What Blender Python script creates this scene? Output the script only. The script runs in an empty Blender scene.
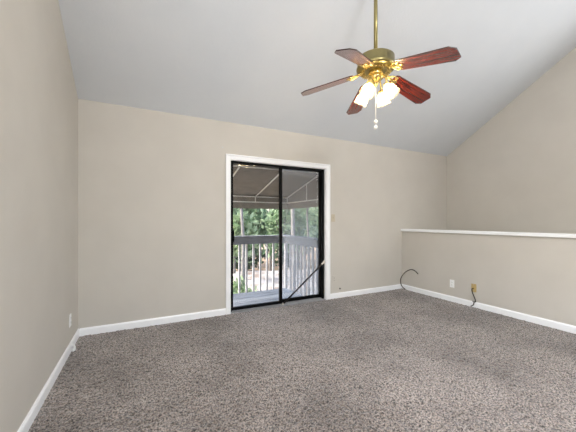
import bpy, bmesh, math, random
import numpy as np
from mathutils import Vector, Matrix

random.seed(7)
rng = np.random.default_rng(7)
scene = bpy.context.scene
COL = scene.collection
PI = math.pi

# ------------------------------------------------------------------ camera
cam_data = bpy.data.cameras.new('camera')
cam = bpy.data.objects.new('camera', cam_data)
COL.objects.link(cam)
cam.location = (0, 0, 1.2)
cam.rotation_euler = (PI / 2, 0, -0.46876)
cam_data.sensor_width = 36
cam_data.lens = 18.034
cam_data.shift_y = 4.79 / 576
cam_data.clip_start = 0.05
cam_data.clip_end = 300
scene.camera = cam

# ------------------------------------------------------------------ sky, sun, fill lamps, exposure
world = bpy.data.worlds.new('sky')
scene.world = world
world.use_nodes = True
wn = world.node_tree.nodes
wl = world.node_tree.links
wn.clear()
sky = wn.new('ShaderNodeTexSky')
sky.sky_type = 'NISHITA'
sky.sun_disc = False
sky.sun_elevation = math.radians(48)
sky.sun_rotation = math.radians(-70)
sky.air_density = 1.0
sky.dust_density = 4.0
sky.ozone_density = 0.6
bg = wn.new('ShaderNodeBackground')
bg.inputs['Strength'].default_value = 1.0
wo = wn.new('ShaderNodeOutputWorld')
wl.new(sky.outputs[0], bg.inputs['Color'])
wl.new(bg.outputs[0], wo.inputs['Surface'])

sun_d = bpy.data.lights.new('sun', 'SUN')
sun_d.energy = 5.0
sun_d.angle = math.radians(1.5)
sun_d.color = (1.0, 0.95, 0.87)
sun = bpy.data.objects.new('sun', sun_d)
COL.objects.link(sun)
sun.rotation_euler = (math.radians(38), 0, math.radians(-118))


def area(name, loc, rot, sx, sy, power, color):
    d = bpy.data.lights.new(name, 'AREA')
    d.shape = 'RECTANGLE'
    d.size = sx
    d.size_y = sy
    d.energy = power
    d.color = color
    o = bpy.data.objects.new(name, d)
    COL.objects.link(o)
    o.location = loc
    o.rotation_euler = rot
    return o


# fill lamps added to brighten the side walls, beside the camera, out of frame
area('window_daylight', (5.25, 0.1, 2.35), (0, PI / 2, 0), 1.6, 1.6, 52, (0.99, 0.99, 1.0))
area('window_daylight', (-0.50, 0.1, 1.45), (0, -PI / 2, 0), 1.5, 1.6, 42, (0.99, 0.99, 1.0))
# soft fill lamp added to even out the room, high behind the camera
fill_lamp_d = bpy.data.lights.new('diffused_flash', 'POINT')
fill_lamp_d.energy = 215
fill_lamp_d.shadow_soft_size = 0.35
fill_lamp_d.color = (1.0, 1.0, 1.0)
fill_lamp = bpy.data.objects.new('diffused_flash', fill_lamp_d)
COL.objects.link(fill_lamp)
fill_lamp.location = (0.95, -1.4, 3.45)

vs = scene.view_settings
vs.view_transform = 'Standard'
vs.look = 'None'
vs.gamma = 1.0
vs.use_curve_mapping = False
vs.exposure = 0.0

# ------------------------------------------------------------------ materials
def srgb(r, g, b):
    def f(c):
        c /= 255.0
        return c / 12.92 if c <= 0.04045 else ((c + 0.055) / 1.055) ** 2.4
    return (f(r), f(g), f(b), 1.0)


def principled(name, color, rough=0.6, metal=0.0, spec=0.5):
    m = bpy.data.materials.new(name)
    m.use_nodes = True
    b = m.node_tree.nodes['Principled BSDF']
    b.inputs['Base Color'].default_value = color
    b.inputs['Roughness'].default_value = rough
    b.inputs['Metallic'].default_value = metal
    b.inputs['Specular IOR Level'].default_value = spec
    return m


def noisy(name, ramp, scale=8.0, detail=4.0, rough=0.6, metal=0.0, bump=0.0, bump_scale=None,
          stretch=(1, 1, 1), spec=0.5, nrough=0.55, bump_dist=0.005):
    """principled material whose colour follows an object space noise through a ramp"""
    m = principled(name, ramp[0][1], rough, metal, spec)
    nt = m.node_tree
    b = nt.nodes['Principled BSDF']
    tc = nt.nodes.new('ShaderNodeTexCoord')
    mp = nt.nodes.new('ShaderNodeMapping')
    mp.inputs['Scale'].default_value = stretch
    n = nt.nodes.new('ShaderNodeTexNoise')
    n.inputs['Scale'].default_value = scale
    n.inputs['Detail'].default_value = detail
    n.inputs['Roughness'].default_value = nrough
    r = nt.nodes.new('ShaderNodeValToRGB')
    while len(r.color_ramp.elements) < len(ramp):
        r.color_ramp.elements.new(0.5)
    for e, (p, c) in zip(r.color_ramp.elements, ramp):
        e.position = p
        e.color = c
    nt.links.new(tc.outputs['Object'], mp.inputs['Vector'])
    nt.links.new(mp.outputs[0], n.inputs['Vector'])
    nt.links.new(n.outputs['Fac'], r.inputs['Fac'])
    nt.links.new(r.outputs[0], b.inputs['Base Color'])
    if bump:
        n2 = nt.nodes.new('ShaderNodeTexNoise')
        n2.inputs['Scale'].default_value = bump_scale or scale
        n2.inputs['Detail'].default_value = 3
        nt.links.new(mp.outputs[0], n2.inputs['Vector'])
        bp = nt.nodes.new('ShaderNodeBump')
        bp.inputs['Strength'].default_value = bump
        bp.inputs['Distance'].default_value = bump_dist
        nt.links.new(n2.outputs['Fac'], bp.inputs['Height'])
        nt.links.new(bp.outputs[0], b.inputs['Normal'])
    return m


M = {}
M['wall'] = noisy('beige_wall_paint', [(0.3, srgb(197, 191, 181)), (0.7, srgb(202, 196, 186))],
                  scale=2.2, detail=3, rough=0.75, bump=0.15, bump_scale=90, spec=0.25, bump_dist=0.002)
M['ceiling'] = noisy('white_ceiling_paint', [(0.3, srgb(220, 224, 228)), (0.75, srgb(226, 229, 232))],
                     scale=1.6, detail=5, rough=0.9, bump=0.35, bump_scale=55, spec=0.1, bump_dist=0.006)
M['trim'] = noisy('white_trim_paint', [(0.3, srgb(244, 244, 244)), (0.7, srgb(248, 248, 248))],
                  scale=6, rough=0.4, bump=0.05, bump_scale=30)
M['aged_paint'] = principled('yellowed_beige_paint', srgb(190, 178, 154), 0.45)
M['plastic'] = principled('white_plastic', srgb(240, 240, 238), 0.35)
M['slot'] = principled('dark_slot', srgb(60, 56, 52), 0.6)
M['tan_plate'] = principled('tan_plastic', srgb(184, 160, 108), 0.4)
M['cable'] = principled('dark_brown_cable', srgb(52, 42, 34), 0.45)
M['black_metal'] = principled('black_aluminium', srgb(4, 4, 5), 0.5, 0.0, 0.12)
M['bar_metal'] = principled('bronze_tube', srgb(30, 27, 25), 0.35, 0.2)
M['sill_metal'] = noisy('grey_aluminium', [(0.3, srgb(150, 150, 152)), (0.7, srgb(178, 178, 180))], 20, rough=0.4, metal=0.6)
M['steel'] = principled('brushed_steel', srgb(205, 205, 205), 0.3, 0.8)
M['pale_wood'] = principled('pale_rubber', srgb(226, 216, 202), 0.5)
M['brass'] = noisy('antique_brass', [(0.3, srgb(140, 128, 84)), (0.7, srgb(160, 148, 100))], 12, rough=0.28, metal=0.9)
M['bright_brass'] = noisy('polished_brass', [(0.3, srgb(222, 196, 122)), (0.7, srgb(238, 214, 142))], 12, rough=0.2, metal=0.9)
M['ivory'] = principled('ivory_chain', srgb(244, 240, 232), 0.3)
M['awning_frame'] = principled('white_tube_paint', srgb(238, 236, 230), 0.4)
M['awning_fabric'] = noisy('taupe_awning_fabric', [(0.3, srgb(112, 107, 99)), (0.7, srgb(133, 127, 118))], 7, rough=0.9)
M['siding'] = noisy('grey_siding', [(0.3, srgb(145, 141, 135)), (0.7, srgb(159, 155, 150))], 5, rough=0.8)
M['deck'] = noisy('weathered_deck_boards', [(0.25, srgb(91, 95, 101)), (0.75, srgb(125, 131, 139))], 5, rough=0.7,
                  stretch=(0.6, 9, 9), bump=0.2, bump_scale=9)
M['rail_wood'] = noisy('weathered_grey_timber', [(0.25, srgb(83, 85, 91)), (0.75, srgb(114, 117, 124))], 6, rough=0.8,
                       stretch=(1, 6, 6), bump=0.2)
M['baluster_wood'] = noisy('pale_grey_timber', [(0.25, srgb(136, 136, 139)), (0.75, srgb(176, 176, 180))], 6, rough=0.8,
                           stretch=(6, 6, 1))
M['bark'] = noisy('grey_bark', [(0.3, srgb(75, 68, 64)), (0.7, srgb(133, 127, 122))], 7, rough=0.9, stretch=(4, 4, 1), bump=0.5)
M['pale_bark'] = noisy('pale_bark', [(0.3, srgb(101, 98, 94)), (0.7, srgb(140, 136, 133))], 7, rough=0.9, stretch=(4, 4, 1), bump=0.4)
M['ground'] = noisy('ground_cover', [(0.30, srgb(75, 83, 51)), (0.46, srgb(119, 101, 81)), (0.60, srgb(140, 119, 101))],
                    0.55, detail=6, rough=0.95)
M['concrete'] = noisy('pale_concrete', [(0.32, srgb(104, 92, 84)), (0.52, srgb(140, 136, 134)), (0.7, srgb(150, 147, 146))], 0.8, rough=0.9)


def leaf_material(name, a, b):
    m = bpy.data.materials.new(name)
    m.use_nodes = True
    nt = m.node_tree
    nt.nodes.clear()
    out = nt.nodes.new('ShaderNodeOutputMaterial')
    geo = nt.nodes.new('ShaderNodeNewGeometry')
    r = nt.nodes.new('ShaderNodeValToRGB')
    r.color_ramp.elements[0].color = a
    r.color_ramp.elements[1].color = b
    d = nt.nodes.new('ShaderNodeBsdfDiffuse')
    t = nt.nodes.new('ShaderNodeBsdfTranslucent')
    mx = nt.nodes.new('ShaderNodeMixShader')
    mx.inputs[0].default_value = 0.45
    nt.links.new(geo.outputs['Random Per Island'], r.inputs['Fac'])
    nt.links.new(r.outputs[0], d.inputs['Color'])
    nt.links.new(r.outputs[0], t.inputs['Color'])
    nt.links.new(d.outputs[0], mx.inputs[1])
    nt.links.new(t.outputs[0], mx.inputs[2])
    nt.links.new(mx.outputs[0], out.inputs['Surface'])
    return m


M['leaf'] = leaf_material('green_leaves', srgb(85, 111, 79), srgb(158, 178, 146))
M['leaf_pale'] = leaf_material('pale_green_leaves', srgb(105, 129, 92), srgb(180, 195, 160))
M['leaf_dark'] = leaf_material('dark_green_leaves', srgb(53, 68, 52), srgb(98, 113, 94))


def glass_material():
    m = bpy.data.materials.new('clear_window_glass')
    m.use_nodes = True
    nt = m.node_tree
    nt.nodes.clear()
    out = nt.nodes.new('ShaderNodeOutputMaterial')
    t = nt.nodes.new('ShaderNodeBsdfTransparent')
    t.inputs['Color'].default_value = (0.97, 0.98, 0.98, 1)
    g = nt.nodes.new('ShaderNodeBsdfGlossy')
    g.inputs['Roughness'].default_value = 0.02
    f = nt.nodes.new('ShaderNodeFresnel')
    f.inputs['IOR'].default_value = 1.42
    mx = nt.nodes.new('ShaderNodeMixShader')
    nt.links.new(f.outputs[0], mx.inputs[0])
    nt.links.new(t.outputs[0], mx.inputs[1])
    nt.links.new(g.outputs[0], mx.inputs[2])
    nt.links.new(mx.outputs[0], out.inputs['Surface'])
    return m


M['glass'] = glass_material()


def veil_material(name, color, opacity, translucent=0.0):
    m = bpy.data.materials.new(name)
    m.use_nodes = True
    nt = m.node_tree
    nt.nodes.clear()
    out = nt.nodes.new('ShaderNodeOutputMaterial')
    t = nt.nodes.new('ShaderNodeBsdfTransparent')
    d = nt.nodes.new('ShaderNodeBsdfDiffuse')
    d.inputs['Color'].default_value = color
    tr = nt.nodes.new('ShaderNodeBsdfTranslucent')
    tr.inputs['Color'].default_value = color
    mx1 = nt.nodes.new('ShaderNodeMixShader')
    mx1.inputs[0].default_value = translucent
    nt.links.new(d.outputs[0], mx1.inputs[1])
    nt.links.new(tr.outputs[0], mx1.inputs[2])
    mx = nt.nodes.new('ShaderNodeMixShader')
    mx.inputs[0].default_value = opacity
    nt.links.new(t.outputs[0], mx.inputs[1])
    nt.links.new(mx1.outputs[0], mx.inputs[2])
    nt.links.new(mx.outputs[0], out.inputs['Surface'])
    return m


M['screen'] = veil_material('grey_insect_mesh', srgb(206, 214, 224), 0.15, 0.6)
M['shade'] = veil_material('ribbed_glass_shade', srgb(255, 240, 206), 0.30, 0.7)


def bulb_material():
    m = bpy.data.materials.new('lit_bulb')
    m.use_nodes = True
    nt = m.node_tree
    nt.nodes.clear()
    out = nt.nodes.new('ShaderNodeOutputMaterial')
    e = nt.nodes.new('ShaderNodeEmission')
    e.inputs['Color'].default_value = (1.0, 0.83, 0.58, 1)
    e.inputs['Strength'].default_value = 80
    nt.links.new(e.outputs[0], out.inputs['Surface'])
    return m


M['bulb'] = bulb_material()


def mahogany_material():
    m = principled('mahogany_veneer', srgb(120, 36, 24), 0.22)
    nt = m.node_tree
    b = nt.nodes['Principled BSDF']
    b.inputs['Coat Weight'].default_value = 1.0
    b.inputs['Coat Roughness'].default_value = 0.18
    b.inputs['Coat IOR'].default_value = 1.8
    tc = nt.nodes.new('ShaderNodeTexCoord')
    mp = nt.nodes.new('ShaderNodeMapping')
    mp.inputs['Scale'].default_value = (3, 46, 20)
    n = nt.nodes.new('ShaderNodeTexNoise')
    n.inputs['Scale'].default_value = 1.0
    n.inputs['Detail'].default_value = 5
    n.inputs['Distortion'].default_value = 0.6
    r = nt.nodes.new('ShaderNodeValToRGB')
    r.color_ramp.elements[0].position = 0.32
    r.color_ramp.elements[0].color = srgb(66, 20, 18)
    r.color_ramp.elements[1].position = 0.68
    r.color_ramp.elements[1].color = srgb(158, 54, 38)
    nt.links.new(tc.outputs['Object'], mp.inputs['Vector'])
    nt.links.new(mp.outputs[0], n.inputs['Vector'])
    nt.links.new(n.outputs['Fac'], r.inputs['Fac'])
    nt.links.new(r.outputs[0], b.inputs['Base Color'])
    return m


M['mahogany'] = mahogany_material()
M['blade_edge'] = principled('dark_blade_edge', srgb(44, 18, 16), 0.4)


def carpet_material():
    m = principled('taupe_carpet', srgb(130, 118, 110), 0.6, 0, 0.45)
    nt = m.node_tree
    L = nt.links
    b = nt.nodes['Principled BSDF']
    b.inputs['Sheen Weight'].default_value = 0.42
    b.inputs['Sheen Roughness'].default_value = 0.5
    tc = nt.nodes.new('ShaderNodeTexCoord')

    def noise(scale, detail, rough=0.6):
        n = nt.nodes.new('ShaderNodeTexNoise')
        n.inputs['Scale'].default_value = scale
        n.inputs['Detail'].default_value = detail
        n.inputs['Roughness'].default_value = rough
        L.new(tc.outputs['Object'], n.inputs['Vector'])
        return n

    speck = noise(92, 3, 0.72)
    r = nt.nodes.new('ShaderNodeValToRGB')
    cr = r.color_ramp
    cr.elements[0].position = 0.41
    cr.elements[0].color = srgb(18, 14, 12)
    cr.elements[1].position = 0.59
    cr.elements[1].color = srgb(192, 178, 168)
    e = cr.elements.new(0.48)
    e.color = srgb(113, 100, 91)
    L.new(speck.outputs['Fac'], r.inputs['Fac'])
    # wear: broad walked and vacuumed patches
    wear = noise(1.1, 7, 0.66)
    r2 = nt.nodes.new('ShaderNodeValToRGB')
    r2.color_ramp.elements[0].position = 0.36
    r2.color_ramp.elements[0].color = (0.42, 0.39, 0.36, 1)
    r2.color_ramp.elements[1].position = 0.57
    r2.color_ramp.elements[1].color = (1.0, 1.0, 1.0, 1)
    L.new(wear.outputs['Fac'], r2.inputs['Fac'])
    mx = nt.nodes.new('ShaderNodeMix')
    mx.data_type = 'RGBA'
    mx.blend_type = 'MULTIPLY'
    mx.inputs['Factor'].default_value = 0.9
    L.new(r.outputs[0], mx.inputs['A'])
    L.new(r2.outputs[0], mx.inputs['B'])
    L.new(mx.outputs['Result'], b.inputs['Base Color'])
    bp = nt.nodes.new('ShaderNodeBump')
    bp.inputs['Strength'].default_value = 0.7
    bp.inputs['Distance'].default_value = 0.01
    L.new(speck.outputs['Fac'], bp.inputs['Height'])
    L.new(bp.outputs[0], b.inputs['Normal'])
    return m


M['carpet'] = carpet_material()

# ------------------------------------------------------------------ builders
def obj(name, bm, mat, parent=None, smooth=False, mats=None):
    me = bpy.data.meshes.new(name)
    bmesh.ops.recalc_face_normals(bm, faces=bm.faces)
    bm.to_mesh(me)
    bm.free()
    for mm in (mats or [mat]):
        me.materials.append(mm)
    if smooth:
        for p in me.polygons:
            p.use_smooth = True
    o = bpy.data.objects.new(name, me)
    COL.objects.link(o)
    if parent is not None:
        o.parent = parent
    return o


def struct(name, bm, mat, parent=None, **k):
    o = obj(name, bm, mat, parent, **k)
    if parent is None:
        o['kind'] = 'structure'
    return o


def thing(name, label, cat, loc=(0, 0, 0), rotz=0.0, group=None):
    o = bpy.data.objects.new(name, None)
    COL.objects.link(o)
    o.location = loc
    o.rotation_euler = (0, 0, rotz)
    return tag(o, label, cat, group)


def tag(o, label, cat, group=None):
    o['label'] = label
    o['category'] = cat
    if group:
        o['group'] = group
    return o


def box(bm, x0, x1, y0, y1, z0, z1, bevel=0.0, mi=0):
    vs_ = [bm.verts.new(p) for p in [(x0, y0, z0), (x1, y0, z0), (x1, y1, z0), (x0, y1, z0),
                                     (x0, y0, z1), (x1, y0, z1), (x1, y1, z1), (x0, y1, z1)]]
    fs = []
    for q in [(3, 2, 1, 0), (4, 5, 6, 7), (0, 1, 5, 4), (1, 2, 6, 5), (2, 3, 7, 6), (3, 0, 4, 7)]:
        f = bm.faces.new([vs_[i] for i in q])
        f.material_index = mi
        fs.append(f)
    if bevel:
        es = list({e for f in fs for e in f.edges})
        bmesh.ops.bevel(bm, geom=es, offset=bevel, segments=2, profile=0.5, affect='EDGES')
    return bm


def prism(bm, poly, axis, a0, a1):
    """extrude a 2D polygon; axis 'x': poly is (y,z); 'y': poly is (x,z); 'z': poly is (x,y)"""
    def P(u, v, w):
        return {'x': (w, u, v), 'y': (u, w, v), 'z': (u, v, w)}[axis]
    A = [bm.verts.new(P(u, v, a0)) for u, v in poly]
    B = [bm.verts.new(P(u, v, a1)) for u, v in poly]
    bm.faces.new(A)
    bm.faces.new(B[::-1])
    n = len(poly)
    for i in range(n):
        bm.faces.new((A[i], A[(i + 1) % n], B[(i + 1) % n], B[i]))
    return bm


def tube(bm, pts, rad, seg=10, caps=True):
    """round tube along a polyline; rad is a number or one per point"""
    pts = [Vector(p) for p in pts]
    n = len(pts)
    rads = rad if isinstance(rad, (list, tuple)) else [rad] * n
    rings = []
    up = None
    for i, p in enumerate(pts):
        t = (pts[min(i + 1, n - 1)] - pts[max(i - 1, 0)]).normalized()
        if up is None:
            up = Vector((0, 0, 1)) if abs(t.z) < 0.9 else Vector((1, 0, 0))
        s = t.cross(up).normalized()
        up = s.cross(t).normalized()
        rings.append([bm.verts.new(p + (s * math.cos(2 * PI * k / seg) + up * math.sin(2 * PI * k / seg)) * rads[i])
                      for k in range(seg)])
    for a, b in zip(rings, rings[1:]):
        for k in range(seg):
            bm.faces.new((a[k], a[(k + 1) % seg], b[(k + 1) % seg], b[k]))
    if caps:
        bm.faces.new(rings[0][::-1])
        bm.faces.new(rings[-1])
    return bm


def spline(pts, n=8):
    """Catmull-Rom through pts"""
    P = [Vector(p) for p in pts]
    P = [P[0] * 2 - P[1]] + P + [P[-1] * 2 - P[-2]]
    out = []
    for i in range(1, len(P) - 2):
        a, b, c, d = P[i - 1], P[i], P[i + 1], P[i + 2]
        for k in range(n):
            t = k / n
            out.append(0.5 * ((2 * b) + (c - a) * t + (2 * a - 5 * b + 4 * c - d) * t * t + (3 * b - a - 3 * c + d) * t ** 3))
    out.append(P[-2])
    return out


def lathe(bm, prof, seg=32, mat=None, cap=True):
    """revolve (r,z) profile about z, optionally transformed"""
    mat = mat or Matrix.Identity(4)
    rings = []
    for r, z in prof:
        rings.append([bm.verts.new(mat @ Vector((max(r, 1e-4) * math.cos(2 * PI * k / seg), max(r, 1e-4) * math.sin(2 * PI * k / seg), z)))
                      for k in range(seg)])
    for a, b in zip(rings, rings[1:]):
        for k in range(seg):
            bm.faces.new((a[k], a[(k + 1) % seg], b[(k + 1) % seg], b[k]))
    if cap:
        bm.faces.new(rings[0][::-1])
        bm.faces.new(rings[-1])
    return bm


def N():
    return bmesh.new()


# ------------------------------------------------------------------ room shell
XL, XR, XS = -0.591, 4.113, 5.354          # left wall, half wall, stairwell wall
D = 3.656                                  # back wall
YR = -3.60                                 # rear wall, behind the camera
HB, SL = 2.468, 0.600                      # height of ceiling at back wall, ceiling slope
WT = 0.15
RIDGE = (-0.2, HB + SL * (D + 0.2))


def ceil_z(y):
    return HB + SL * (D - y) if y > RIDGE[0] else RIDGE[1] - SL * (RIDGE[0] - y)


# carpet: finely displaced pile where it can be seen, plain towards the rear of the room
def carpet(name, x0, x1, y0, y1, step):
    nx = int(round((x1 - x0) / step)) + 1
    ny = int(round((y1 - y0) / step)) + 1
    xs = np.linspace(x0, x1, nx)
    ys = np.linspace(y0, y1, ny)
    X, Y = np.meshgrid(xs, ys)
    Z = rng.normal(0, 1, X.shape)
    Z = (Z + np.roll(Z, 1, 0) * 0.5 + np.roll(Z, 1, 1) * 0.5) / 1.22
    Z = np.clip(Z, -2, 2) * 0.0036 + 0.0022 * np.sin(X * 3.1 + 1.2 * np.sin(Y * 2.3)) * np.sin(Y * 2.7 + X)
    X = X + rng.normal(0, 0.0018, X.shape)
    Y = Y + rng.normal(0, 0.0018, X.shape)
    co = np.stack([X, Y, Z], -1).reshape(-1, 3).astype(np.float32)
    i = np.arange((ny - 1) * (nx - 1))
    a = (i // (nx - 1)) * nx + i % (nx - 1)
    quads = np.stack([a, a + 1, a + nx + 1, a + nx], -1).astype(np.int32)
    me = bpy.data.meshes.new(name)
    me.vertices.add(len(co))
    me.vertices.foreach_set('co', co.ravel())
    me.loops.add(quads.size)
    me.loops.foreach_set('vertex_index', quads.ravel())
    me.polygons.add(len(quads))
    me.polygons.foreach_set('loop_start', np.arange(0, quads.size, 4, dtype=np.int32))
    me.polygons.foreach_set('loop_total', np.full(len(quads), 4, dtype=np.int32))
    me.update()
    me.validate()
    me.materials.append(M['carpet'])
    o = bpy.data.objects.new(name, me)
    COL.objects.link(o)
    o['kind'] = 'structure'
    return o


carpet('floor', XL, XR, 0.3, D + 0.03, 0.0085)
bm = N(); box(bm, XL, XR, YR, 0.3, -0.05, 0.0)
struct('floor', bm, M['carpet'])
bm = N(); box(bm, XL, XR, YR, D, -0.25, -0.03)
struct('floor', bm, M['siding'])
bm = N(); box(bm, XR + 0.12, XS, YR, D, -1.45, -1.35)
struct('floor', bm, M['carpet'])

# ceiling, two slopes meeting at a ridge
bm = N()
prism(bm, [(D + 0.16, ceil_z(D + 0.16)), RIDGE, (YR - 0.1, ceil_z(YR - 0.1)),
           (YR - 0.1, ceil_z(YR - 0.1) + 0.2), (RIDGE[0], RIDGE[1] + 0.2), (D + 0.16, ceil_z(D + 0.16) + 0.2)],
      'x', XL - WT, XS + WT)
struct('ceiling', bm, M['ceiling'])

side = [(YR - 0.1, -1.5), (D + 0.16, -1.5), (D + 0.16, ceil_z(D + 0.16) + 0.02), (RIDGE[0], RIDGE[1] + 0.02), (YR - 0.1, ceil_z(YR - 0.1) + 0.02)]
def side_wall(name, x0, x1, hole):
    y0, y1, z0, z1 = hole
    ya, yb = YR - 0.1, D + 0.16
    t = lambda y: ceil_z(y) + 0.02
    bm = N()
    prism(bm, [(ya, -1.5), (y0, -1.5), (y0, t(y0)), (ya, t(ya))], 'x', x0, x1)
    prism(bm, [(y1, -1.5), (yb, -1.5), (yb, t(yb)), (y1, t(y1))], 'x', x0, x1)
    prism(bm, [(y0, z1), (y1, z1), (y1, t(y1)), (RIDGE[0], RIDGE[1] + 0.02), (y0, t(y0))], 'x', x0, x1)
    prism(bm, [(y0, -1.5), (y1, -1.5), (y1, z0), (y0, z0)], 'x', x0, x1)
    return struct(name, bm, M['wall'])


def added_window(name, x0, x1, hole):
    y0, y1, z0, z1 = hole
    f = 0.06
    bm = N()
    box(bm, x0, x1, y0, y0 + f, z0, z1)
    box(bm, x0, x1, y1 - f, y1, z0, z1)
    box(bm, x0, x1, y0 + f, y1 - f, z0, z0 + f)
    box(bm, x0, x1, y0 + f, y1 - f, z1 - f, z1)
    w = struct(name, bm, M['trim'])
    xm = (x0 + x1) / 2
    bm = N(); box(bm, xm - 0.003, xm + 0.003, y0 + f, y1 - f, z0 + f, z1 - f)
    obj('window_pane', bm, M['glass'], w)


HL, HS = (-0.80, 1.00, 0.60, 2.30), (-0.80, 1.00, 1.45, 3.25)
side_wall('wall_left', XL - WT, XL, HL)
side_wall('wall_stairwell', XS, XS + WT, HS)
added_window('window_3', XL - 0.11, XL - 0.05, HL)  # both side windows are invented, added to go with the side fill
added_window('window_4', XS + 0.05, XS + 0.11, HS)

# back wall with the opening of the sliding door
OX0, OX1, OZ1 = 1.014, 2.500, 1.993
bm = N()
box(bm, XL, OX0, D, D + 0.16, -1.5, HB + 0.01)
box(bm, OX1, XS, D, D + 0.16, -1.5, HB + 0.01)
box(bm, OX0, OX1, D, D + 0.16, OZ1, HB + 0.01)
box(bm, OX0, OX1, D, D + 0.16, -1.5, -0.02)
struct('wall_back', bm, M['wall'])

# half wall towards the stairwell and its white cap
bm = N(); box(bm, XR, XR + 0.12, YR, D, -1.5, 1.016)
struct('wall_right', bm, M['wall'])
bm = N(); box(bm, XR - 0.030, XR + 0.15, YR, D, 1.016, 1.056, 0.006)
struct('trim_1', bm, M['trim'])

# rear wall with two tall windows, behind the camera
bm = N()
WIN = [(-0.45, 1.15), (1.35, 2.95)]
box(bm, XL, WIN[0][0], YR - 0.1, YR, -1.5, ceil_z(YR))
box(bm, WIN[0][1], WIN[1][0], YR - 0.1, YR, -1.5, ceil_z(YR))
box(bm, WIN[1][1], XS, YR - 0.1, YR, -1.5, ceil_z(YR))
for a, b in WIN:
    box(bm, a, b, YR - 0.1, YR, -1.5, 0.5)
    box(bm, a, b, YR - 0.1, YR, 2.2, ceil_z(YR))
struct('wall_rear', bm, M['wall'])
for i, (a, b) in enumerate(WIN):
    bm = N()
    box(bm, a, a + 0.06, YR - 0.08, YR - 0.03, 0.5, 2.2)
    box(bm, b - 0.06, b, YR - 0.08, YR - 0.03, 0.5, 2.2)
    box(bm, a + 0.06, b - 0.06, YR - 0.08, YR - 0.03, 0.5, 0.56)
    box(bm, a + 0.06, b - 0.06, YR - 0.08, YR - 0.03, 2.14, 2.2)
    box(bm, a + 0.06, b - 0.06, YR - 0.08, YR - 0.03, 1.33, 1.37)
    w = struct('window_%d' % (i + 1), bm, M['trim'])
    bm = N(); box(bm, a + 0.06, b - 0.06, YR - 0.06, YR - 0.055, 0.56, 2.14)
    obj('window_pane', bm, M['glass'], w)


# baseboards: small profile with an eased top edge
def board_profile(h=0.081, t=0.014):
    return [(0, 0), (t, 0), (t, h - 0.016), (t * 0.45, h), (0, h)]


bm = N(); prism(bm, [(XL + u, v) for u, v in board_profile()], 'y', YR, D)
struct('baseboard_left', bm, M['trim'])
bm = N(); prism(bm, [(XR - u, v) for u, v in board_profile()], 'y', YR, D)
struct('baseboard_right', bm, M['trim'])
bm = N()
prism(bm, [(D - u, v) for u, v in board_profile()], 'x', XL + 0.014, 0.958)
prism(bm, [(D - u, v) for u, v in board_profile()], 'x', 2.566, XR - 0.014)
struct('baseboard_back', bm, M['trim'])

# door casing with a stepped face, and the white reveal behind it
CX0, CX1, CZ = 0.958, 2.566, 2.056
bm = N()
for (x0, x1) in ((CX0, OX0 + 0.006), (OX1 - 0.006, CX1)):
    box(bm, x0, x1, D - 0.014, D, 0, CZ, 0.003)
box(bm, OX0 + 0.006, OX1 - 0.006, D - 0.014, D, OZ1 - 0.004, CZ, 0.003)
box(bm, CX0 - 0.001, CX0 + 0.018, D - 0.021, D, 0, CZ + 0.001, 0.003)
box(bm, CX1 - 0.018, CX1 + 0.001, D - 0.021, D, 0, CZ + 0.001, 0.003)
box(bm, CX0 + 0.018, CX1 - 0.018, D - 0.021, D, CZ - 0.018, CZ + 0.001, 0.003)
box(bm, OX0, OX0 + 0.010, D, D + 0.05, 0, OZ1)
box(bm, OX1 - 0.014, OX1, D, D + 0.05, 0, OZ1)
box(bm, OX0 + 0.010, OX1 - 0.014, D, D + 0.05, OZ1 - 0.010, OZ1)
struct('trim_2', bm, M['trim'])

# ------------------------------------------------------------------ sliding glass door
FX0, FX1, FZ0, FZ1 = OX0 + 0.010, OX1 - 0.014, 0.012, OZ1 - 0.010
FY0, FY1 = D + 0.030, D + 0.140
door = bpy.data.objects.new('door_1', None)
COL.objects.link(door)
door['kind'] = 'structure'
door['label'] = 'black framed sliding glass door in the back wall'
bm = N()
box(bm, FX0, FX0 + 0.020, FY0, FY1, FZ0, FZ1, 0.002)
box(bm, FX1 - 0.035, FX1, FY0, FY1, FZ0, FZ1, 0.002)
box(bm, FX0 + 0.020, FX1 - 0.035, FY0, FY1, FZ1 - 0.020, FZ1, 0.002)
obj('door_frame', bm, M['black_metal'], door)
bm = N()
box(bm, FX0, FX1, FY0 - 0.045, FY1 + 0.03, -0.01, 0.014, 0.003)
box(bm, FX0 + 0.02, FX1 - 0.045, FY0 + 0.010, FY0 + 0.018, 0.014, 0.030)
box(bm, FX0 + 0.02, FX1 - 0.045, FY0 + 0.055, FY0 + 0.063, 0.014, 0.030)
obj('door_sill', bm, M['sill_metal'], door)


def sash(name, x0, x1, y0, y1, stile_l, stile_r, rail_t, rail_b):
    z0, z1 = 0.024, FZ1 - 0.012
    bm = N()
    box(bm, x0, x0 + stile_l, y0, y1, z0, z1, 0.002)
    box(bm, x1 - stile_r, x1, y0, y1, z0, z1, 0.002)
    box(bm, x0 + stile_l, x1 - stile_r, y0 + 0.002, y1 - 0.002, z1 - rail_t, z1)
    box(bm, x0 + stile_l, x1 - stile_r, y0 + 0.002, y1 - 0.002, z0, z0 + rail_b)
    s = obj(name, bm, M['black_metal'], door)
    bm = N()
    ym = (y0 + y1) / 2
    box(bm, x0 + stile_l, x1 - stile_r, ym - 0.003, ym + 0.003, z0 + rail_b, z1 - rail_t)
    obj('glass_pane', bm, M['glass'], s)
    return s


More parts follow.
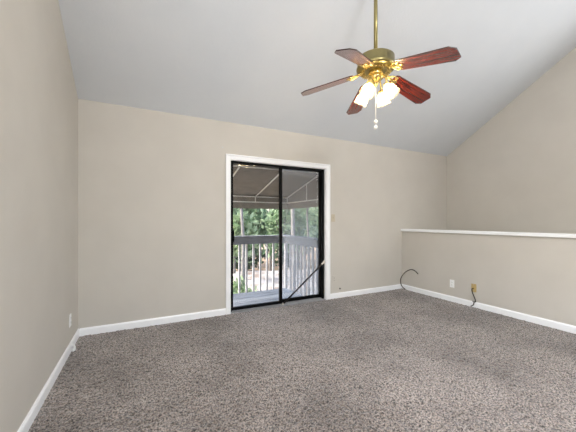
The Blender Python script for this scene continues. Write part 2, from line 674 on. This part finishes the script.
slide = sash('sliding_panel', FX0 + 0.016, 1.780, FY0 + 0.006, FY0 + 0.044, 0.026, 0.040, 0.016, 0.040)
fixed = sash('fixed_panel', 1.776, FX1 - 0.030, FY0 + 0.052, FY0 + 0.090, 0.022, 0.014, 0.016, 0.045)
bm = N(); box(bm, 1.798, FX1 - 0.045, FY0 + 0.100, FY0 + 0.101, 0.05, FZ1 - 0.03)
sc = obj('insect_screen', bm, M['screen'], fixed)
sc['label'] = 'pale insect mesh over the right pane'
# handle on the sliding panel's left stile
bm = N()
box(bm, FX0 + 0.020, FX0 + 0.040, FY0 - 0.012, FY0 + 0.006, 0.905, 1.105, 0.004)
tube(bm, spline([(FX0 + 0.030, FY0 - 0.010, 0.925), (FX0 + 0.034, FY0 - 0.040, 0.945), (FX0 + 0.034, FY0 - 0.045, 1.005),
                 (FX0 + 0.034, FY0 - 0.040, 1.065), (FX0 + 0.030, FY0 - 0.010, 1.085)], 6), 0.009, 10)
obj('handle', bm, M['black_metal'], slide, smooth=False)

# security bar leaning across the fixed panel
bar = thing('door_security_bar', 'dark diagonal security bar across the bottom of the right glass pane', 'security bar', (1.80, D + 0.012, 0.014))
a = Vector((1.762, D - 0.004, 0.022)); b_ = Vector((2.468, D + 0.012, 0.572))
ax = (b_ - a).normalized()
inv = Matrix.Translation(-Vector(bar.location))
bm = N(); tube(bm, [a + ax * 0.02, b_ - ax * 0.05], 0.012, 12); bm.transform(inv)
obj('bar_tube', bm, M['bar_metal'], bar, smooth=True)
bm = N(); tube(bm, [a, a + ax * 0.020], 0.012, 12); bm.transform(inv)
e = obj('bar_foot', bm, M['pale_wood'], bar, smooth=True); e['label'] = 'pale foot'
bm = N(); tube(bm, [b_ - ax * 0.055, b_], 0.013, 12); box(bm, b_.x - 0.006, b_.x + 0.014, D + 0.002, D + 0.026, b_.z - 0.022, b_.z + 0.022, 0.003)
bm.transform(inv)
e = obj('hinge_bracket', bm, M['pale_wood'], bar); e['label'] = 'pale hinge bracket'


# ------------------------------------------------------------------ wall plates and cables
def wall_plate(name, label, cat, loc, rotz, mat, kind, group=None):
    """built facing -y about its own centre, then turned to its wall"""
    t = thing(name, label, cat, loc, rotz, group)
    bm = N(); box(bm, -0.035, 0.035, -0.006, 0, -0.0575, 0.0575, 0.003)
    obj('cover_plate', bm, mat, t)
    if kind == 'duplex':
        for s in (-1, 1):
            bm = N()
            poly = [(0.017 * math.cos(q), s * 0.0195 + max(-0.0125, min(0.0125, 0.017 * math.sin(q)))) for q in np.linspace(0, 2 * PI, 24, endpoint=False)]
            prism(bm, poly, 'y', -0.009, -0.005)
            rcp = obj('receptacle', bm, mat, t)
            bm = N()
            for dx in (-0.007, 0.005):
                box(bm, dx, dx + 0.003, -0.0095, -0.0085, s * 0.0195 - 0.003, s * 0.0195 + 0.007)
            box(bm, -0.0025, 0.0025, -0.0095, -0.0085, s * 0.0195 - 0.010, s * 0.0195 - 0.006)
            obj('slots', bm, M['slot'], rcp)
    elif kind == 'switch':
        bm = N(); box(bm, -0.006, 0.006, -0.016, -0.005, -0.004, 0.014, 0.002)
        obj('toggle', bm, mat, t)
    elif kind == 'jack':
        bm = N(); tube(bm, [(0, -0.004, -0.004), (0, -0.018, -0.004)], 0.008, 12)
        obj('jack_socket', bm, M['bright_brass'], t)
    zs = (0.0,) if kind == 'duplex' else (-0.030, 0.036) if kind == 'switch' else (-0.042, 0.042)
    for z in zs:
        bm = N(); tube(bm, [(0, -0.005, z), (0, -0.0075, z)], 0.0035, 10)
        obj('screw', bm, M['steel'] if kind == 'jack' else mat, t)
    return t


wall_plate('wall_outlet', 'white duplex wall outlet low on the half wall', 'outlet', (XR, 2.722, 0.266), -PI / 2, M['plastic'], 'duplex')
wall_plate('cable_wall_plate', 'tan cable wall plate on the half wall with a dark cable', 'wall plate', (XR, 2.407, 0.268), -PI / 2, M['tan_plate'], 'jack')
wall_plate('wall_outlet', 'white wall outlet on the left wall just above the baseboard corner', 'outlet', (XL, 3.275, 0.284), PI / 2, M['plastic'], 'duplex')
wall_plate('wall_outlet', 'beige painted-over outlet low beside the glass door', 'outlet', (2.650, D, 0.300), 0, M['wall'], 'duplex')
wall_plate('light_switch', 'beige painted-over light switch right of the glass door at handle height', 'light switch', (2.630, D, 1.243), 0, M['aged_paint'], 'switch')

bm = N()
tube(bm, spline([(XR - 0.018, 2.407, 0.264), (XR - 0.040, 2.412, 0.255), (XR - 0.042, 2.402, 0.205), (XR - 0.032, 2.385, 0.15),
                 (XR - 0.026, 2.372, 0.10), (XR - 0.026, 2.392, 0.072), (XR - 0.024, 2.400, 0.04), (XR - 0.032, 2.432, 0.010)], 8), 0.0065, 8)
# a kink clip where the cable passes the baseboard top
tube(bm, [(XR - 0.024, 2.365, 0.088), (XR - 0.030, 2.385, 0.082), (XR - 0.026, 2.412, 0.087)], 0.006, 8)
tag(obj('coaxial_cable', bm, M['cable'], smooth=True), 'short dark cable hanging from the tan wall plate to the carpet', 'cable')
bm = N()
tube(bm, spline([(4.088, 3.556, 0.008), (4.070, 3.590, 0.035), (4.050, 3.612, 0.085), (4.035, 3.613, 0.165), (4.035, 3.575, 0.245), (4.045, 3.515, 0.318),
                 (4.060, 3.450, 0.362), (4.066, 3.390, 0.376), (4.072, 3.335, 0.358), (4.078, 3.300, 0.328)], 8), 0.0078, 8)
tube(bm, [(4.0775, 3.302, 0.330), (4.079, 3.290, 0.318)], 0.0095, 8)
tag(obj('coaxial_cable', bm, M['cable'], smooth=True), 'dark cable curling up in a loop in the corner by the half wall', 'cable')
bm = N()
tube(bm, [(2.759, D + 0.002, 0.142), (2.759, D - 0.008, 0.142)], 0.013, 14)
tube(bm, [(2.759, D - 0.008, 0.142), (2.759, D - 0.012, 0.142)], 0.008, 12)
tag(obj('cable_grommet', bm, M['slot']), 'tiny dark round cable stub on the back wall above the baseboard', 'cable stub')

# door stop on the left baseboard
stop = thing('door_stop', 'stubby white door stop on the left baseboard near the corner', 'door stop', (XL + 0.014, 3.265, 0.035))
bm = N(); tube(bm, [(0.0, 0.03, 0.008), (0.005, 0.03, 0.008)], 0.016, 14)
obj('mounting_disc', bm, M['plastic'], stop)
bm = N(); tube(bm, spline([(0.004, 0.03, 0.008), (0.016, 0.022, 0.004), (0.024, 0.0, -0.004), (0.024, -0.02, -0.010)], 5), 0.008, 10)
obj('stem', bm, M['plastic'], stop, smooth=True)
bm = N(); tube(bm, [(0.024, -0.018, -0.010), (0.022, -0.030, -0.012), (0.016, -0.044, -0.014)], [0.012, 0.014, 0.011], 12)
obj('bumper', bm, M['plastic'], stop, smooth=True)

# nail left above the door
bm = N(); tube(bm, [(0.912, D + 0.01, 2.127), (0.912, D - 0.014, 2.132)], 0.004, 8); tube(bm, [(0.912, D - 0.014, 2.132), (0.912, D - 0.016, 2.132)], 0.008, 10)
tag(obj('nail', bm, M['steel']), 'small nail in the back wall above left of the glass door', 'nail')

# ------------------------------------------------------------------ ceiling fan
FXc, FYc = 1.858, 1.940
fan = thing('ceiling_fan', 'brass ceiling fan with five mahogany blades and lit glass shades on a long downrod', 'ceiling fan', (FXc, FYc, 2.40))
zc = ceil_z(FYc) - 2.40
bm = N(); lathe(bm, [(0.012, zc - 0.14), (0.03, zc - 0.14), (0.055, zc - 0.10), (0.072, zc - 0.04), (0.076, zc + 0.05)], 32)
obj('canopy', bm, M['brass'], fan, smooth=True)
bm = N(); lathe(bm, [(0.017, 0.26), (0.017, zc - 0.10)], 20)
obj('downrod', bm, M['brass'], fan, smooth=True)
bm = N()
lathe(bm, [(0.02, 0.300), (0.030, 0.296), (0.034, 0.272), (0.05, 0.262), (0.120, 0.256), (0.150, 0.250), (0.160, 0.240), (0.162, 0.170),
           (0.168, 0.166), (0.168, 0.150), (0.156, 0.138), (0.09, 0.130), (0.02, 0.128)], 48)
mh = obj('motor_housing', bm, M['brass'], fan, smooth=True)
# pierced ring under the motor: vents as a band of small dark fins
bm = N()
for k in range(30):
    q = 2 * PI * k / 30
    mt = Matrix.Rotation(q, 4, 'Z') @ Matrix.Translation((0.108, 0, 0.127)) @ Matrix.Rotation(0.5, 4, 'Y')
    t_ = N(); box(t_, -0.026, 0.026, -0.0045, 0.0045, -0.004, 0.004)
    t_.transform(mt)
    me_ = bpy.data.meshes.new('tmp'); t_.to_mesh(me_); t_.free(); bm.from_mesh(me_); bpy.data.meshes.remove(me_)
obj('vent_ring', bm, M['bright_brass'], mh)

# blades: drooping slightly, pitched, clipped corners
DROOP = math.radians(12.0)
PITCH = math.radians(-12)
R0, R1, BW = 0.205, 0.688, 0.085


def blade_bm():
    bm = N()
    out = [(R0, -0.058), (R0 + 0.02, -0.068), (R1 - 0.045, -BW), (R1, -0.052), (R1, 0.052), (R1 - 0.045, BW), (R0 + 0.02, 0.068), (R0, 0.058)]
    prism(bm, out, 'z', -0.004, 0.004)
    for f in bm.faces:
        if abs(f.normal.z) < 0.5:
            f.material_index = 1
    bm.normal_update()
    for f in bm.faces:
        f.material_index = 0 if abs(f.normal.z) > 0.5 else 1
    return bm


def iron_bm():
    bm = N()
    # a fork of scrolled brass: root arm, two side scrolls and a three lobed pad
    tube(bm, spline([(0.120, 0, 0.012), (0.150, 0, 0.004), (0.185, 0, -0.006), (0.235, 0, -0.0085)], 6), [0.012] * 18 + [0.009], 10)
    for s in (-1, 1):
        tube(bm, spline([(0.150, 0, 0.002), (0.172, s * 0.030, -0.004), (0.198, s * 0.046, -0.007), (0.225, s * 0.040, -0.0085),
                         (0.232, s * 0.022, -0.0085), (0.216, s * 0.012, -0.0085)], 6), 0.0065, 8)
    for (x, y, r) in ((0.245, 0, 0.020), (0.226, 0.040, 0.015), (0.226, -0.040, 0.015)):
        lathe(bm, [(r, -0.004), (r, -0.008), (r * 0.7, -0.0105), (0.003, -0.0115)], 16, Matrix.Translation((x, y, 0)))
    return bm


blade0 = obj('blade', blade_bm(), None, fan, mats=[M['mahogany'], M['blade_edge']])
iron0 = obj('blade_iron', iron_bm(), M['bright_brass'], blade0, smooth=True)
for k in range(5):
    b = blade0 if k == 0 else blade0.copy()
    if k:
        COL.objects.link(b)
        b.parent = fan
        ii = iron0.copy()
        COL.objects.link(ii)
        ii.parent = b
    ang = 4.9556 + k * 2 * PI / 5 + math.radians((0, 5, 0, -2, -5)[k])
    b.matrix_local = (Matrix.Translation((0, 0, 0.145)) @ Matrix.Rotation(ang, 4, 'Z') @ Matrix.Rotation(DROOP, 4, 'Y')
                      @ Matrix.Rotation(PITCH, 4, 'X'))

# light kit
bm = N()
lathe(bm, [(0.02, 0.135), (0.060, 0.132), (0.064, 0.100), (0.058, 0.085), (0.066, 0.078), (0.066, 0.064), (0.045, 0.045), (0.026, 0.030),
           (0.020, 0.010), (0.012, -0.004), (0.004, -0.008)], 32)
kit = obj('light_kit', bm, M['bright_brass'], fan, smooth=True)
shade_prof = [(0.024, 0.0), (0.027, 0.010), (0.038, 0.026), (0.050, 0.048), (0.054, 0.070), (0.051, 0.090), (0.056, 0.106), (0.061, 0.113)]
cr = Vector((math.cos(0.46876), -math.sin(0.46876), 0)); cf = Vector((math.sin(0.46876), math.cos(0.46876), 0))
for deg in (45, 135, 225, 315):
    q = math.radians(deg)
    d = cr * math.sin(q) + cf * math.cos(q)              # outward direction of this arm
    axis = (d * 0.54 + Vector((0, 0, -0.84))).normalized()
    root = d * 0.100 + Vector((0, 0, -0.026))
    rot = Vector((0, 0, 1)).rotation_difference(axis).to_matrix().to_4x4()
    mt = Matrix.Translation(root) @ rot
    bm = N()
    tube(bm, spline([d * 0.045 + Vector((0, 0, 0.072)), d * 0.076 + Vector((0, 0, 0.070)), d * 0.100 + Vector((0, 0, 0.022)), root], 6), 0.008, 10)
    lathe(bm, [(0.010, -0.022), (0.024, -0.014), (0.030, 0.004), (0.026, 0.006)], 20, mt)
    arm = obj('lamp_arm', bm, M['bright_brass'], kit, smooth=True)
    bm = N()
    seg = 48
    rings = []
    for r, z in shade_prof:
        rings.append([bm.verts.new(mt @ Vector((r * (1 + 0.035 * math.cos(12 * 2 * PI * k / seg) * min(1, z / 0.05)) * math.cos(2 * PI * k / seg),
                                                r * (1 + 0.035 * math.cos(12 * 2 * PI * k / seg) * min(1, z / 0.05)) * math.sin(2 * PI * k / seg), z)))
                      for k in range(seg)])
    for a_, c_ in zip(rings, rings[1:]):
        for k in range(seg):
            bm.faces.new((a_[k], a_[(k + 1) % seg], c_[(k + 1) % seg], c_[k]))
    sh = obj('lamp_shade', bm, M['shade'], kit, smooth=True)
    md = sh.modifiers.new('thickness', 'SOLIDIFY'); md.thickness = 0.002
    bm = N()
    lathe(bm, [(0.010, 0.004), (0.012, 0.020), (0.020, 0.042), (0.026, 0.062), (0.024, 0.080), (0.014, 0.094), (0.003, 0.099)], 20, mt)
    obj('bulb', bm, M['bulb'], kit, smooth=True)

# pull chain with two white fobs
bm = N()
z = -0.006
while z > -0.345:
    bmesh.ops.create_icosphere(bm, subdivisions=1, radius=0.0036, matrix=Matrix.Translation((0, 0, z)))
    z -= 0.0055
ch = obj('pull_chain', bm, M['ivory'], fan, smooth=True)
for z in (-0.318, -0.368):
    bm = N(); lathe(bm, [(0.003, z + 0.020), (0.013, z + 0.012), (0.017, z), (0.013, z - 0.014), (0.003, z - 0.020)], 16)
    obj('chain_fob', bm, M['ivory'], ch, smooth=True)

# ------------------------------------------------------------------ balcony outside
DZ = -0.10
bm = N()
y = D + 0.165
while y < 5.0:
    box(bm, 0.0, 2.50, y, min(y + 0.136, 5.02), DZ - 0.03, DZ, 0.004)
    y += 0.142
box(bm, 0.0, 2.46, D + 0.17, 4.98, DZ - 0.24, DZ - 0.034)
struct('floor_balcony', bm, M['deck'])

rail = thing('deck_railing', 'weathered grey timber balcony railing with pale balusters', 'railing', (2.45, 5.02, DZ))
ri = Matrix.Translation(-Vector(rail.location))
RZ = 0.925
bm = N(); box(bm, 0.0, 2.53, 4.965, 5.105, RZ - 0.035, RZ, 0.004); box(bm, 2.40, 2.53, D + 0.17, 4.965, RZ - 0.035, RZ, 0.004); bm.transform(ri)
obj('handrail', bm, M['rail_wood'], rail)
bm = N(); box(bm, 0.0, 2.48, 4.985, 5.02, RZ - 0.150, RZ - 0.036, 0.003); box(bm, 2.445, 2.48, D + 0.17, 4.984, RZ - 0.150, RZ - 0.036, 0.003); bm.transform(ri)
obj('side_rail', bm, M['rail_wood'], rail)
xs = list(np.arange(0.08, 2.44, 0.134))
for x in xs:
    bm = N(); box(bm, x, x + 0.031, 5.0215, 5.058, DZ - 0.20, RZ - 0.037, 0.002); bm.transform(ri)
    obj('baluster', bm, M['baluster_wood'], rail)
for y in np.arange(D + 0.26, 4.95, 0.134):
    bm = N(); box(bm, 2.502, 2.538, y, y + 0.031, DZ - 0.20, RZ - 0.037, 0.002); bm.transform(ri)
    obj('baluster', bm, M['baluster_wood'], rail)
bm = N(); box(bm, 2.484, 2.534, 5.0215, 5.075, DZ - 2.6, RZ - 0.036, 0.004); bm.transform(ri)
obj('corner_post', bm, M['baluster_wood'], rail)

# awning: fabric over white tubes, with valance and a triangular end panel
awn = thing('balcony_awning', 'taupe fabric awning on white tube frame above the balcony', 'awning', (1.2, D + 0.16, 1.95))
ai = Matrix.Translation(-Vector(awn.location))
AY0, AY1 = D + 0.17, 5.02
AZ0, AZ1, AZB, AZV = 1.948, 1.645, 1.545, 1.425
AX0, AX1 = -0.1, 2.525
bm = N()
prism(bm, [(AY0 - 0.005, AZ0 + 0.020), (AY1 + 0.02, AZ1 + 0.020), (AY1 + 0.02, AZ1 + 0.024), (AY0 - 0.005, AZ0 + 0.024)], 'x', AX0, AX1 + 0.02)
bm.transform(ai); obj('canopy_fabric', bm, M['awning_fabric'], awn)
bm = N(); box(bm, AX0, AX1 + 0.02, AY1 + 0.016, AY1 + 0.020, AZV, AZ1 + 0.022); bm.transform(ai)
obj('front_valance', bm, M['awning_fabric'], awn)
bm = N(); prism(bm, [(AY0, AZ0 + 0.022), (AY1 + 0.018, AZ1 + 0.022), (AY1 + 0.018, AZV), (AY0, AZV)], 'x', AX1 + 0.018, AX1 + 0.022); bm.transform(ai)
obj('end_panel', bm, M['awning_fabric'], awn)
for x in (-0.05, 0.58, 1.20, 1.868, AX1):
    bm = N(); tube(bm, [(x, AY0 + 0.01, AZ0), (x, AY1, AZ1)], 0.0125, 10); bm.transform(ai)
    obj('rafter_tube', bm, M['awning_frame'], awn, smooth=True)
    bm = N(); tube(bm, [(x, AY1, AZ1), (x, AY1, AZB)], 0.010, 8); bm.transform(ai)
    obj('strut_tube', bm, M['awning_frame'], awn, smooth=True)
for z_ in (AZ1, AZB):
    bm = N(); tube(bm, [(AX0, AY1, z_), (AX1, AY1, z_)], 0.0105, 10); bm.transform(ai)
    obj('front_tube', bm, M['awning_frame'], awn, smooth=True)
bm = N(); tube(bm, [(AX1, AY0, AZB), (AX1, AY1, AZB)], 0.0105, 10); bm.transform(ai)
obj('side_tube', bm, M['awning_frame'], awn, smooth=True)
bm = N(); tube(bm, [(AX0, AY0 + 0.015, AZ0 + 0.004), (AX1, AY0 + 0.015, AZ0 + 0.004)], 0.0105, 10); bm.transform(ai)
obj('wall_tube', bm, M['awning_frame'], awn, smooth=True)
ym = AY0 + 0.38 * (AY1 - AY0); zm = AZ0 + 0.38 * (AZ1 - AZ0)
bm = N(); tube(bm, [(AX1, ym, zm), (AX1, ym, AZB)], 0.010, 8); bm.transform(ai)
obj('strut_tube', bm, M['awning_frame'], awn, smooth=True)

# ------------------------------------------------------------------ garden below
GZ = -2.75
bm = N()
g = 40
vsg = {}
for i in range(g + 1):
    for j in range(g + 1):
        x = -40 + 100 * i / g; y = 4.4 + 80 * j / g
        vsg[i, j] = bm.verts.new((x, y, GZ + (0.15 * math.sin(x * 0.4) * math.sin(y * 0.3) if j > 3 else 0)))
for i in range(g):
    for j in range(g):
        bm.faces.new((vsg[i, j], vsg[i + 1, j], vsg[i + 1, j + 1], vsg[i, j + 1]))
struct('ground', bm, M['ground'], smooth=True)
bm = N(); prism(bm, [(-6, 13.5), (5, 12.0), (14, 10.5), (24, 13.5), (26, 19.0), (14, 18.5), (6, 21.0), (-6, 24.0)], 'z', GZ - 0.1, GZ + 0.19)
struct('ground_path', bm, M['concrete'])


def leaves(n, center, rad, size, seed, jitter=0.35):
    r = np.random.default_rng(seed)
    # leaves gathered in clumps inside the crown
    nc = max(8, n // 60)
    u = r.normal(0, 1, (nc, 3)); u /= np.linalg.norm(u, axis=1)[:, None]
    cl = u * (r.random(nc) ** 0.45)[:, None] * np.array(rad)
    idx = r.integers(0, nc, n)
    c = cl[idx] + r.normal(0, jitter, (n, 3)) * np.minimum(1.0, np.array(rad) / 1.5)
    c += np.array(center)
    a = r.normal(0, 1, (n, 3)); a /= np.linalg.norm(a, axis=1)[:, None]
    b = np.cross(a, r.normal(0, 1, (n, 3))); b /= np.linalg.norm(b, axis=1)[:, None]
    s = size * (0.6 + 0.8 * r.random(n))[:, None]
    nrm = np.cross(a, b)
    v = np.stack([c - a * s, c + b * s * 0.42 + nrm * s * 0.12, c + a * s, c - b * s * 0.42 + nrm * s * 0.12], 1)
    return v.reshape(-1, 3)


def tree(name, label, cat, x, y, h, crown_z, rad, n, size, trunk_r, lm, bark, seed, lean=0.0, group=None):
    t = thing(name, label, cat, (x, y, GZ), 0, group)
    v = leaves(n, (lean, 0, crown_z - GZ), rad, size, seed)
    me = bpy.data.meshes.new('foliage')
    me.from_pydata(v.tolist(), [], np.arange(len(v)).reshape(-1, 4).tolist())
    me.materials.append(M[lm])
    o = bpy.data.objects.new('foliage', me); COL.objects.link(o); o.parent = t
    if trunk_r:
        r_ = random.Random(seed)
        bm = N()
        pts = [(lean * (k / 6) ** 1.4 + r_.uniform(-0.05, 0.05), r_.uniform(-0.05, 0.05), -0.1 + (h + 0.1) * k / 6) for k in range(7)]
        tube(bm, spline(pts, 4), [trunk_r * (1 - 0.55 * k / 24) for k in range(25)], 10)
        for k in range(6):
            p = Vector(pts[4 + k % 3]); q = 2 * PI * k / 6 + r_.random()
            L = min(rad[0], rad[1]) * 0.75
            tube(bm, spline([p, p + Vector((math.cos(q) * L * 0.5, math.sin(q) * L * 0.5, 0.35)), p + Vector((math.cos(q) * L, math.sin(q) * L, 1.0))], 4),
                 [trunk_r * 0.4 * (1 - 0.08 * i) for i in range(9)], 6)
        obj('trunk', bm, M[bark], t, smooth=True)
    return t


TREES = [
    ('broadleaf_tree', 'slim pale-trunked tree seen through the left pane beside the door handle', 3.55, 11.0, 6.6, 5.2, (0.6, 0.6, 1.0), 500, 0.17, 0.085, 'leaf_pale', 'pale_bark'),
    ('broadleaf_tree', 'pale straight-trunked tree rising behind the railing in the right pane', 5.30, 10.0, 6.8, 5.3, (0.6, 0.6, 1.0), 500, 0.16, 0.115, 'leaf_pale', 'pale_bark'),
    ('broadleaf_tree', 'thin dark-trunked tree a little right of the pale straight trunk', 6.92, 11.6, 6.6, 5.2, (0.6, 0.6, 0.9), 500, 0.16, 0.06, 'leaf', 'bark'),
    ('broadleaf_tree', 'light green tree at the left edge of the left pane', 3.9, 13.9, 4.8, 1.0, (1.05, 0.9, 1.5), 1350, 0.19, 0.09, 'leaf_pale', 'bark'),
    ('broadleaf_tree', 'bushy green tree just left of the door mullion', 6.9, 14.0, 4.8, 0.9, (1.1, 0.9, 1.5), 1500, 0.19, 0.10, 'leaf', 'bark'),
    ('broadleaf_tree', 'dense green tree at the far right of the right pane', 10.0, 13.8, 5.0, 1.0, (1.1, 0.9, 1.6), 1500, 0.19, 0.10, 'leaf', 'bark'),
    ('broadleaf_tree', 'green tree in the middle of the left pane, set back behind the others', 5.9, 17.6, 5.2, 1.2, (1.25, 1.0, 1.7), 1500, 0.22, 0.10, 'leaf', 'bark'),
    ('broadleaf_tree', 'leafy tree set back behind the pale straight trunk', 9.6, 17.8, 5.2, 1.2, (1.25, 1.0, 1.7), 1500, 0.22, 0.10, 'leaf_pale', 'bark'),
    ('broadleaf_tree', 'leafy tree set back beyond the right edge of the right pane', 13.2, 17.6, 5.2, 1.2, (1.25, 1.0, 1.7), 1700, 0.22, 0.10, 'leaf', 'bark'),
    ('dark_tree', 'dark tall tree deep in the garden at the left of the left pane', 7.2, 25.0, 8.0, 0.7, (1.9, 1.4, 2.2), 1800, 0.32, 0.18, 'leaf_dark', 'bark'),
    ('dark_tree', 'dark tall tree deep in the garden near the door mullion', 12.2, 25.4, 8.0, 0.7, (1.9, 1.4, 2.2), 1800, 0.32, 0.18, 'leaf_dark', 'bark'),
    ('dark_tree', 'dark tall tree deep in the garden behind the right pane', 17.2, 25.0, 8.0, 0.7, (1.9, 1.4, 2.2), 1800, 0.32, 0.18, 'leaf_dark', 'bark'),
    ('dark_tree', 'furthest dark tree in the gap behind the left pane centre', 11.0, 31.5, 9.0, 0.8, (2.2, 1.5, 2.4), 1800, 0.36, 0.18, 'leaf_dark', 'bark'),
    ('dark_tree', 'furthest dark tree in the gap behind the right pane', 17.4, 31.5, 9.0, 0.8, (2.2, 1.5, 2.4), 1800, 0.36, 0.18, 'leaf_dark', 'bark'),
]
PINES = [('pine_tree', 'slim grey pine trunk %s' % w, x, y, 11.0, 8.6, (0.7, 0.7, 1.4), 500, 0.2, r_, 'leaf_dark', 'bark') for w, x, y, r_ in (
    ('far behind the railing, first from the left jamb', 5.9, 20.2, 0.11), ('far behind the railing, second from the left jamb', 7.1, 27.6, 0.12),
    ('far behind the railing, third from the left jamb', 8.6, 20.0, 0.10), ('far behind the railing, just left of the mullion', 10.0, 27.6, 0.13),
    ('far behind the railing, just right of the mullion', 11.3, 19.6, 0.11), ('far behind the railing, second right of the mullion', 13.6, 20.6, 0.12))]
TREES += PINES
for i, (nm, lb, x, y, h, cz, rad, n, s, tr, lm, bk) in enumerate(TREES):
    tree(nm, lb, 'tree', x, y, h, cz, rad, n, s, tr, lm, bk, 100 + i)
SHRUBS = [
    ('leafy_shrub', 'yellow-green shrub low at the left edge behind the balusters', 2.9, 10.4, -1.7, (0.8, 0.7, 0.8), 700, 0.13, 'leaf_pale'),
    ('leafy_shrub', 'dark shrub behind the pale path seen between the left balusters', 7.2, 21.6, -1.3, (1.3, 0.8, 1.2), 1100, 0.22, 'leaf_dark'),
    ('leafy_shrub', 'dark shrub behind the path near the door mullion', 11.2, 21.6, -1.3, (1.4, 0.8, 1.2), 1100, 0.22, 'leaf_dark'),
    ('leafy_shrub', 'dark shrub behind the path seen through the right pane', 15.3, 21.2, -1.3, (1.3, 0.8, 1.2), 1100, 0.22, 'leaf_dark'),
]
for i, (nm, lb, x, y, cz, rad, n, s, lm) in enumerate(SHRUBS):
    tree(nm, lb, 'shrub', x, y, 0.8, cz, rad, n, s, 0.04, lm, 'bark', 300 + i)
